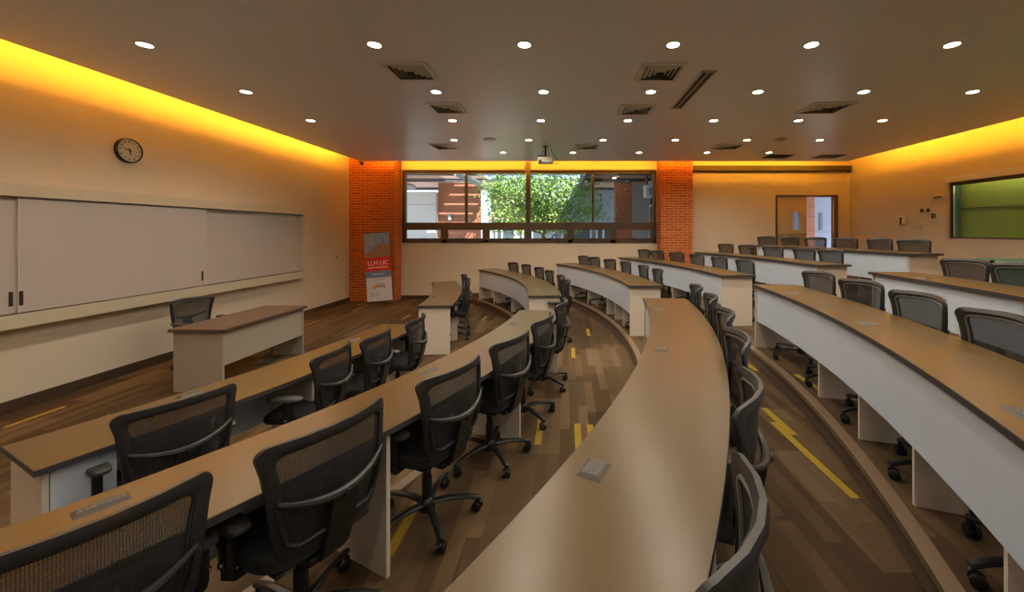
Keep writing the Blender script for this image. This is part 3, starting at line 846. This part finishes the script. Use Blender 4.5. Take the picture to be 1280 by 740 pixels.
diffuser(1.07, 4.50, .25, .25, 'square air diffuser in the ceiling beside the slot diffuser, nearest on the seating side')
diffuser(1.04, 5.88, .25, .25, 'square air diffuser in the ceiling just past the slot diffuser')
diffuser(.43, 8.44, .26, .26, 'small-looking square air diffuser in the ceiling right beside the projector')
diffuser(3.81, 5.80, .30, .26, 'square air diffuser in the ceiling over the upper desk rows, nearest')
diffuser(3.44, 8.44, .30, .26, 'square air diffuser in the ceiling over the upper desk rows, farther')
t = thing('slot_diffuser', 'long narrow slot diffuser in the ceiling', 'vent', (1.62, 5.14, HC))
b = BM(); w, l = .085, .68
for (p, q, r, s) in ((-w, w, -l, -l+.025), (-w, w, l-.025, l), (-w, -w+.02, -l, l), (w-.02, w, -l, l), (-.008, .008, -l, l)): box(b, p, q, r, s, -.014, -.0008)
obj('frame', b, 'grille', t)
obj('slot', bx(-w+.02, w-.02, -l+.025, l-.025, -.005, -.001), 'grille_dark', t)
for x, y, lab in ((5.12, 9.55, 'flat dark return grille in the ceiling by the double door'), (6.35, 9.55, 'flat dark return grille in the ceiling near the right corner')):
    t = thing('return_grille', lab, 'vent', (x, y, HC), group='flat return grilles')
    b = BM(); box(b, -.30, .30, -.22, .22, -.010, -.0008, bev=.003); obj('plate', b, 'grille_br', t)
    b = BM()
    for k in range(12): box(b, -.27, .27, -.20+.034*k, -.185+.034*k, -.016, -.0105)
    obj('slats', b, 'case', t)
t = thing('smoke_detector', 'dark round detector disc on the ceiling over the upper desks', 'detector', (4.22, 7.78, HC))
b = BM(); lathe(b, [(.09, -.0008), (.09, -.012), (.06, -.03), (.03, -.036)], 20); obj('housing', b, 'grille', t, smooth=True)
b = BM(); lathe(b, [(.10, -.0005), (.10, -.006)], 20); obj('base_ring', b, 'grille_dark', t)
t = thing('ceiling_speaker', 'pale round speaker disc in the ceiling toward the window', 'speaker', (-1.52, 7.8, HC))
b = BM(); lathe(b, [(.13, -.0008), (.13, -.008), (.11, -.011)], 24); obj('bezel', b, 'white', t)
b = BM(); lathe(b, [(.105, -.0115), (.09, -.016)], 24); obj('grille', b, 'white_plastic', t)

# ceiling projector
t = thing('projector', 'white projector hanging from the ceiling in front of the courtyard window', 'projector', (-.45, 8.45, HC))
b = BM(); lathe(b, [(.06, -.0008), (.06, -.012), (.03, -.018), (.022, -.02), (.022, -.20), (.03, -.205)], 14); obj('ceiling_mount', b, 'black', t, smooth=True)
b = BM(); box(b, -.17, .02, -.06, .06, -.222, -.206, bev=.003); box(b, -.06, .16, -.05, .05, -.236, -.223, bev=.003)
for s in (-1, 1): tube(b, [(s*.05, 0, -.02), (s*.07, 0, -.21)], .006, 6)
obj('bracket', b, 'black', t)
p = obj('body', bx(-.16, .16, -.14, .14, -.36, -.238, bev=.015), 'white_plastic', t)
b = BM(); box(b, .03, .12, -.1445, -.1405, -.335, -.26); obj('rear_connector_panel', b, 'boardframe', p)
b = BM(); lathe(b, [(.02, 0), (.03, -.008), (.03, -.03), (.025, -.04)], 14, axis='y', cx=-.10, cz=-.335, cy=-.14); obj('lens_barrel', b, 'black', p, smooth=True)
b = BM(); tube(b, [(.10, 0, -.002), (.13, 0, -.09), (.20, .0, -.20), (.28, 0, -.30), (.26, 0, -.36), (.18, 0, -.37), (.161, 0, -.33)], .008, 6); obj('cable', b, 'cable', t, smooth=True)

# ------------------------------------------------------------------ right wall: control-room window and devices
w = thing('window_2', None, None, (XR, 0, 0), kind='structure')
b = BM(); f = .07
box(b, -.03, .12, WY0, WY1+.02, WZ1-.10, WZ1+.02)
obj('window_head', b, 'white', w, kind='structure')
b = BM(); f = .035
box(b, -.012, .12, WY0, WY1, WZ0-.012, WZ0+.03); box(b, -.012, .12, WY1-f, WY1+.012, WZ0-.012, WZ1-.1); box(b, -.012, .12, WY0-.012, WY0+f, WZ0-.012, WZ1-.1)
obj('window_frame', b, 'side', w, kind='structure')
b = BM(); box(b, .03, .06, WY0+f, WY1-f, WZ0+.03, WZ0+.06); box(b, .03, .06, WY0+f, WY1-f, WZ1-.17, WZ1-.1); box(b, .03, .06, WY1-f-.045, WY1-f, WZ0+.03, WZ1-.1)
obj('inner_sash', b, 'alum', w, kind='structure')
obj('window_pane', bx(.045, .051, WY0+.05, WY1-.05, WZ0+.05, WZ1-.1), 'glass', w, kind='structure')
def curtain(name, y0, y1, x, m, lab, amp, waves, seam):
    t = thing(name, lab, 'curtain', (x, (y0+y1)/2, WZ0-.1), group='green curtains behind the control-room window'); b = BM()
    n = 60; h = WZ1-WZ0+.15; F, G = [], []
    for i in range(n+1):
        y = (y0+(y1-y0)*i/n)-(y0+y1)/2; d_ = amp*math.sin(2*PI*waves*i/n)+amp*.5*math.sin(2*PI*waves*2.3*i/n+1)
        F.append((b.verts.new((d_, y, 0)), b.verts.new((d_, y, h)))); G.append((b.verts.new((d_+.006, y, 0)), b.verts.new((d_+.006, y, h))))
    for i in range(n):
        b.faces.new((F[i][0], F[i+1][0], F[i+1][1], F[i][1])); b.faces.new((G[i][0], G[i][1], G[i+1][1], G[i+1][0]))
        b.faces.new((F[i][0], G[i][0], G[i+1][0], F[i+1][0])); b.faces.new((F[i][1], F[i+1][1], G[i+1][1], G[i][1]))
    b.faces.new((F[0][0], F[0][1], G[0][1], G[0][0])); b.faces.new((F[n][0], G[n][0], G[n][1], F[n][1]))
    obj('cloth', b, m, t, smooth=True)
    if seam:
        b = BM()
        for yy in seam: tube(b, [(-.012, yy, .02), (-.012, yy+.02, h*.4), (-.012, yy-.01, h*.55), (-.012, yy, h-.02)], .006, 5)
        box(b, -.012, -.004, (y0-y1)/2+.02, (y1-y0)/2-.02, h*.52, h*.53)
        obj('seam', b, 'case', t)
curtain('curtain', 4.9, 8.37, XR+.42, 'green', 'yellow-green curtain filling the control-room window', .004, 5, (.31, -.8))
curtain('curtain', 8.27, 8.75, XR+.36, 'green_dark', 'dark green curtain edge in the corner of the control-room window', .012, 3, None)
structure('control_room_wall', bx(XR+.6, XR+.7, 4.6, 8.8, 1.2, 3.6), 'wall')
# area light; one is an added, unseen fill that brightens the curtain
def area(name, loc, rot, sx, sy, e, col):
    L = bpy.data.lights.new(name, 'AREA'); L.shape = 'RECTANGLE'; L.size = sx; L.size_y = sy; L.energy = e; L.color = col
    o = bpy.data.objects.new(name, L); C.objects.link(o); o.location = loc; o.rotation_euler = rot; return o

def wall_px(y, h): return (XR, y, 1.885+h)
t = thing('soap_dispenser', 'white and black dispenser on the right wall', 'dispenser', (XR, 9.24, 1.885+.16))
obj('body', bx(-.10, -.0005, -.055, .055, -.0, .20, bev=.018), 'white_plastic', t); obj('dark_front', bx(-.108, -.1005, -.055, .0, .0, .17, bev=.002), 'amber', t)
t = thing('wall_plate', 'pale blank plate on the right wall below the switches', 'plate', (XR, 8.88, 1.885+.10)); 
obj('plate', bx(-.012, -.0005, -.11, .11, -.05, .05, bev=.004), 'wall2', t); obj('plate_screws', bx(-.014, -.0125, -.09, -.08, -.004, .004), 'steel', t)
t = thing('switch_panel', 'pair of dark switches in a pale plate on the right wall', 'switch', (XR, 8.68, 1.885+.46))
obj('plate', bx(-.012, -.0005, -.14, .14, -.05, .05, bev=.004), 'white_plastic', t)
for s in (-1, 1): obj('rocker', bx(-.02, -.0125, s*.075-.045, s*.075+.045, -.035, .04, bev=.003), 'amber', t)
t = thing('thermostat', 'small thermostat with green display on the right wall', 'thermostat', (XR, 8.46, 1.885+.33))
obj('case', bx(-.03, -.0005, -.07, .07, -.09, .09, bev=.006), 'white_plastic', t); obj('display', bx(-.032, -.0305, .0, .055, -.06, .06), 'amber', t); obj('green_key', bx(-.033, -.0305, -.05, -.01, -.05, .05, bev=.002), 'green_dark', t)
t = thing('access_point', 'white router with two short antennas on the right wall by the control-room window', 'router', (XR, 8.36, 1.885+.75))
obj('case', bx(-.035, -.0005, -.11, .11, -.04, .02, bev=.006), 'white_plastic', t)
for s in (-1, 1):
    b = BM(); tube(b, [(-.02, s*.095, .018), (-.02, s*.10, .15)], .007, 6); obj('antenna', b, 'white_plastic', t, smooth=True)
obj('dark_stripe', bx(-.0365, -.0352, -.09, .09, -.03, -.005), 'case', t)
b = BM(); tube(b, [(-.008, .11, -.03), (-.008, .14, -.06), (-.008, .14, -.30)], .005, 6); obj('cable', b, 'white_plastic', t)

# ------------------------------------------------------------------ courtyard outside
structure('courtyard_ground', bx(-16, 5.2, YB+.2, 30, -.1, 0), 'paving')
structure('exterior_wall', bx(-9.2, -5.5, 16.6, 16.9, 0, 3.55), 'outwhite')
for z in (1.2, 2.1, 3.0): structure('exterior_wall_joint', bx(-9.2, -5.5, 16.590, 16.602, z, z+.02), 'outgrey')
structure('exterior_brick_wall', bx(-5.5, -3.72, 16.9, 17.2, 0, 4.2), 'brick_out')
for k, (hx, hz) in enumerate(((-4.98, 2.48),)):
    t = thing('wall_lantern', 'small square wall lantern on the sunlit courtyard brick wall', 'lantern', (hx, 16.899, hz))
    obj('housing', bx(-.07, .07, -.12, -.0005, -.15, .15, bev=.01), 'outgrey', t); obj('lens_panel', bx(-.05, .05, -.126, -.1205, -.1, .06), 'white', t)
# far building with white-framed windows
structure('far_building', bx(-3.72, 3.1, 19.5, 19.8, 0, 4.4), 'outgrey')
structure('far_building_plinth', bx(-3.72, 3.1, 19.3, 19.5, 0, 1.45), 'outwhite')
for k, (x0, x1) in enumerate(((-3.5, -2.5), (-2.2, -.55), (-.25, 1.25), (1.45, 2.6))):
    w = thing(f'window_{k+3}', None, None, (0, 19.44, 0), kind='structure'); b = BM(); z0, z1 = 1.42, 2.05; f = .09
    for (p, q, r, s) in ((x0, x1, z0, z0+f), (x0, x1, z1-f, z1), (x0, x0+f, z0, z1), (x1-f, x1, z0, z1), (x0+(x1-x0)*.28, x0+(x1-x0)*.28+f, z0, z1)): box(b, p, q, -.06, .0, r, s)
    obj('window_frame', b, 'white', w, kind='structure'); obj('window_pane', bx(x0+f, x1-f, -.025, -.02, z0+f, z1-f), 'outglass', w, kind='structure')
# louvre strips across the far building
b = BM()
for k in range(7): box(b, -3.7, -1.2, 19.3, 19.42, 2.22+.26*k, 2.30+.26*k)
structure('far_building_louvres', b, 'soffit')
# pergola roof of boards over the court, open in the middle above the tree
b = BM()
for k in range(26):
    y = 12.1+.28*k; box(b, -9.5, -4.76, y, y+.275, 3.96, 4.0); box(b, -4.75, -3.1, y, y+.20, 3.96, 4.0)
structure('pergola_roof', b, 'soffit')
b = BM()
for k in range(27):
    y = 12.1+.28*k; box(b, .55, 8.5, y, y+.275, 3.96, 4.0)
structure('pergola_roof', b, 'soffit')
b = BM()
for y in (13.7, 15.5, 18.6): box(b, -9.5, 6.5, y, y+.10, 3.84, 3.955)
structure('pergola_beam', b, 'beam')
for (xa, ya, xb, yb, m, wd) in ((-6.9, 12.4, -6.35, 16.4, 'gutter', .28), (-3.45, 12.2, -3.3, 18.4, 'gutter', .18), (.55, 12.2, .6, 19.2, 'beam', .2), (3.55, 12.2, 3.1, 16.0, 'gutter', .30)):
    b = BM(); tube(b, [(xa, ya, 3.72), (xb, yb, 3.72)], wd*.5, 4, rz=.12); structure('pergola_gutter', b, m)
b = BM(); structure('courtyard_brick_pillar', bx(1.95, 2.60, 15.6, 16.1, 0, 3.95), 'brick_out')
# glazed corridor on the right of the court
b = BM()
for y in (12.6, 13.6, 14.6, 15.6): box(b, 3.28, 3.36, y, y+.08, 0, 3.7)
for z in (1.0, 2.1, 2.85): box(b, 3.28, 3.36, 12.2, 15.7, z, z+.07)
structure('corridor_glazing_frame', b, 'white')
structure('corridor_glazing', bx(3.31, 3.32, 12.2, 15.7, 0, 3.7), 'glass')
structure('corridor_inner_wall', bx(5.0, 5.15, 11.3, 17, 0, 4), 'outgrey')
structure('courtyard_end_wall', bx(2.6, 6, 17.2, 17.4, 0, 4), 'outwhite')
for k, (x, y) in enumerate(((1.5, 13.4), (1.7, 14.4), (1.85, 15.2))):
    t = thing('pergola_spotlight', f'small round light in the courtyard roof, {ORD[k]} from the window', 'light', (x, y, 3.96), group='courtyard roof lights')
    b = BM(); lathe(b, [(.09, -.001), (.09, -.012), (.07, -.014)], 16); obj('trim_ring', b, 'white', t); b = BM(); lathe(b, [(.065, -.0145), (.065, -.018)], 16); obj('lens', b, 'lens', t)
t = thing('air_conditioner', 'white boxy air-conditioning unit hung beside the courtyard corridor glazing', 'air conditioner', (2.95, 13.6, 3.05))
obj('case', bx(-.25, .25, -.2, .2, 0, .42, bev=.02), 'white', t)
b = BM(); lathe(b, [(.15, -.004), (.15, .004)], 20, axis='y', cy=-.206, cz=.21); obj('fan_grille', b, 'outgrey', t)
b = BM(); box(b, -.2, -.16, -.15, .15, .4205, .79); box(b, .16, .2, -.15, .15, .4205, .79); obj('hanger', b, 'steel', t)

# tree in the court
def tree(loc, label, h, crown, nleaf, seed, spread=1.):
    R = random.Random(seed); t = thing('courtyard_tree', label, 'tree', loc)
    b = BM(); tube(b, [(0, 0, 0), (.05, .03, h*.25), (-.03, .0, h*.45), (.04, .05, h*.6)], [.13, .11, .09, .07], 10)
    tips = []
    for k in range(11):
        a = 2*PI*k/11+R.uniform(-.3, .3); z0 = h*R.uniform(.45, .6); L = crown*R.uniform(.55, .95)
        e = (L*math.cos(a)*spread, L*math.sin(a)*.8, z0+h*R.uniform(.05, .4)); m_ = (e[0]*.5, e[1]*.5, z0+(e[2]-z0)*.65)
        tube(b, [(0.02, .02, z0), m_, e], [.045, .03, .012], 6); tips += [Vector(m_), Vector(e)]
    obj('trunk', b, 'bark', t, smooth=True)
    b = BM()
    cl = tips+[Vector((R.uniform(-1, 1)*crown*spread, R.uniform(-.8, .8)*crown, h*R.uniform(.56, 1.))) for _ in range(34)]
    for i in range(nleaf):
        c = R.choice(cl); p = c+Vector((R.gauss(0, .30), R.gauss(0, .28), R.gauss(0, .22)))
        n = Vector((R.gauss(0, 1), R.gauss(0, 1), R.gauss(.6, 1))).normalized(); s = n.cross(Vector((R.gauss(0, 1), R.gauss(0, 1), R.gauss(0, 1)))).normalized(); u = n.cross(s)
        l, wd = R.uniform(.05, .10), R.uniform(.025, .04)
        V = [b.verts.new(p+q) for q in (-s*l, u*wd+n*.01, s*l, -u*wd+n*.01)]
        b.faces.new((V[0], V[1], V[3])); b.faces.new((V[1], V[2], V[3]))
    obj('foliage', b, 'leaf', t)
    return t
tree((-.85, 15.2, 0), 'leafy green tree in the courtyard behind the window', 3.75, 1.75, 9000, 5, 1.15)
tree((-9.0, 13.9, 0), 'small green shrub by the white courtyard wall at the left window edge', 2.2, .5, 1600, 8)

# ------------------------------------------------------------------ light
wd = bpy.data.worlds.new('daylight'); bpy.context.scene.world = wd; wd.use_nodes = True
nt = wd.node_tree; nt.nodes.clear()
so = nt.nodes.new('ShaderNodeOutputWorld'); bg = nt.nodes.new('ShaderNodeBackground'); sk = nt.nodes.new('ShaderNodeTexSky')
sk.sky_type = 'HOSEK_WILKIE'; sk.turbidity = 3.5; sk.ground_albedo = .35; sk.sun_direction = Vector((.45, -.42, .8)).normalized()
nt.links.new(sk.outputs[0], bg.inputs[0]); nt.links.new(bg.outputs[0], so.inputs[0]); bg.inputs[1].default_value = 5.5
S = bpy.data.lights.new('sun', 'SUN'); S.energy = 7.; S.color = (1., .93, .82); S.angle = rad(.6)
so_ = bpy.data.objects.new('sun', S); C.objects.link(so_)
so_.rotation_euler = Vector((-.40, .52, -.75)).to_track_quat('-Z', 'Y').to_euler()
P = area('window_portal', ((WX0+WX1)/2, YB+.25, (VZ0+VZ1)/2), (rad(-90), 0, 0), WX1-WX0, VZ1-VZ0, 1, (1, 1, 1)); P.data.cycles.is_portal = True
area('curtain_fill_light', (XR+.24, 6.6, 3.25), (0, rad(-22), 0), .12, 2.6, 12, (1, .9, .7))  # unseen fill added between pane and curtain to brighten the cloth

# ------------------------------------------------------------------ camera and view
cam = bpy.data.cameras.new('camera'); co = bpy.data.objects.new('camera', cam); C.objects.link(co)
co.location = (0, 0, 1.885); co.rotation_euler = (PI/2, 0, 0)
cam.sensor_width = 36; cam.lens = 36*492.4/1280; cam.shift_x = -68/1280; cam.shift_y = -80.8/1280; cam.clip_start = .02
sc = bpy.context.scene; sc.camera = co
v = sc.view_settings; v.view_transform = 'Standard'; v.look = 'None'; v.gamma = 1; v.use_curve_mapping = False; v.exposure = .82
cy = sc.cycles; cy.max_bounces = 8; cy.diffuse_bounces = 4; cy.glossy_bounces = 4; cy.transparent_max_bounces = 16; cy.sample_clamp_indirect = 6; cy.caustics_reflective = False; cy.caustics_refractive = False; cy.use_denoising = True
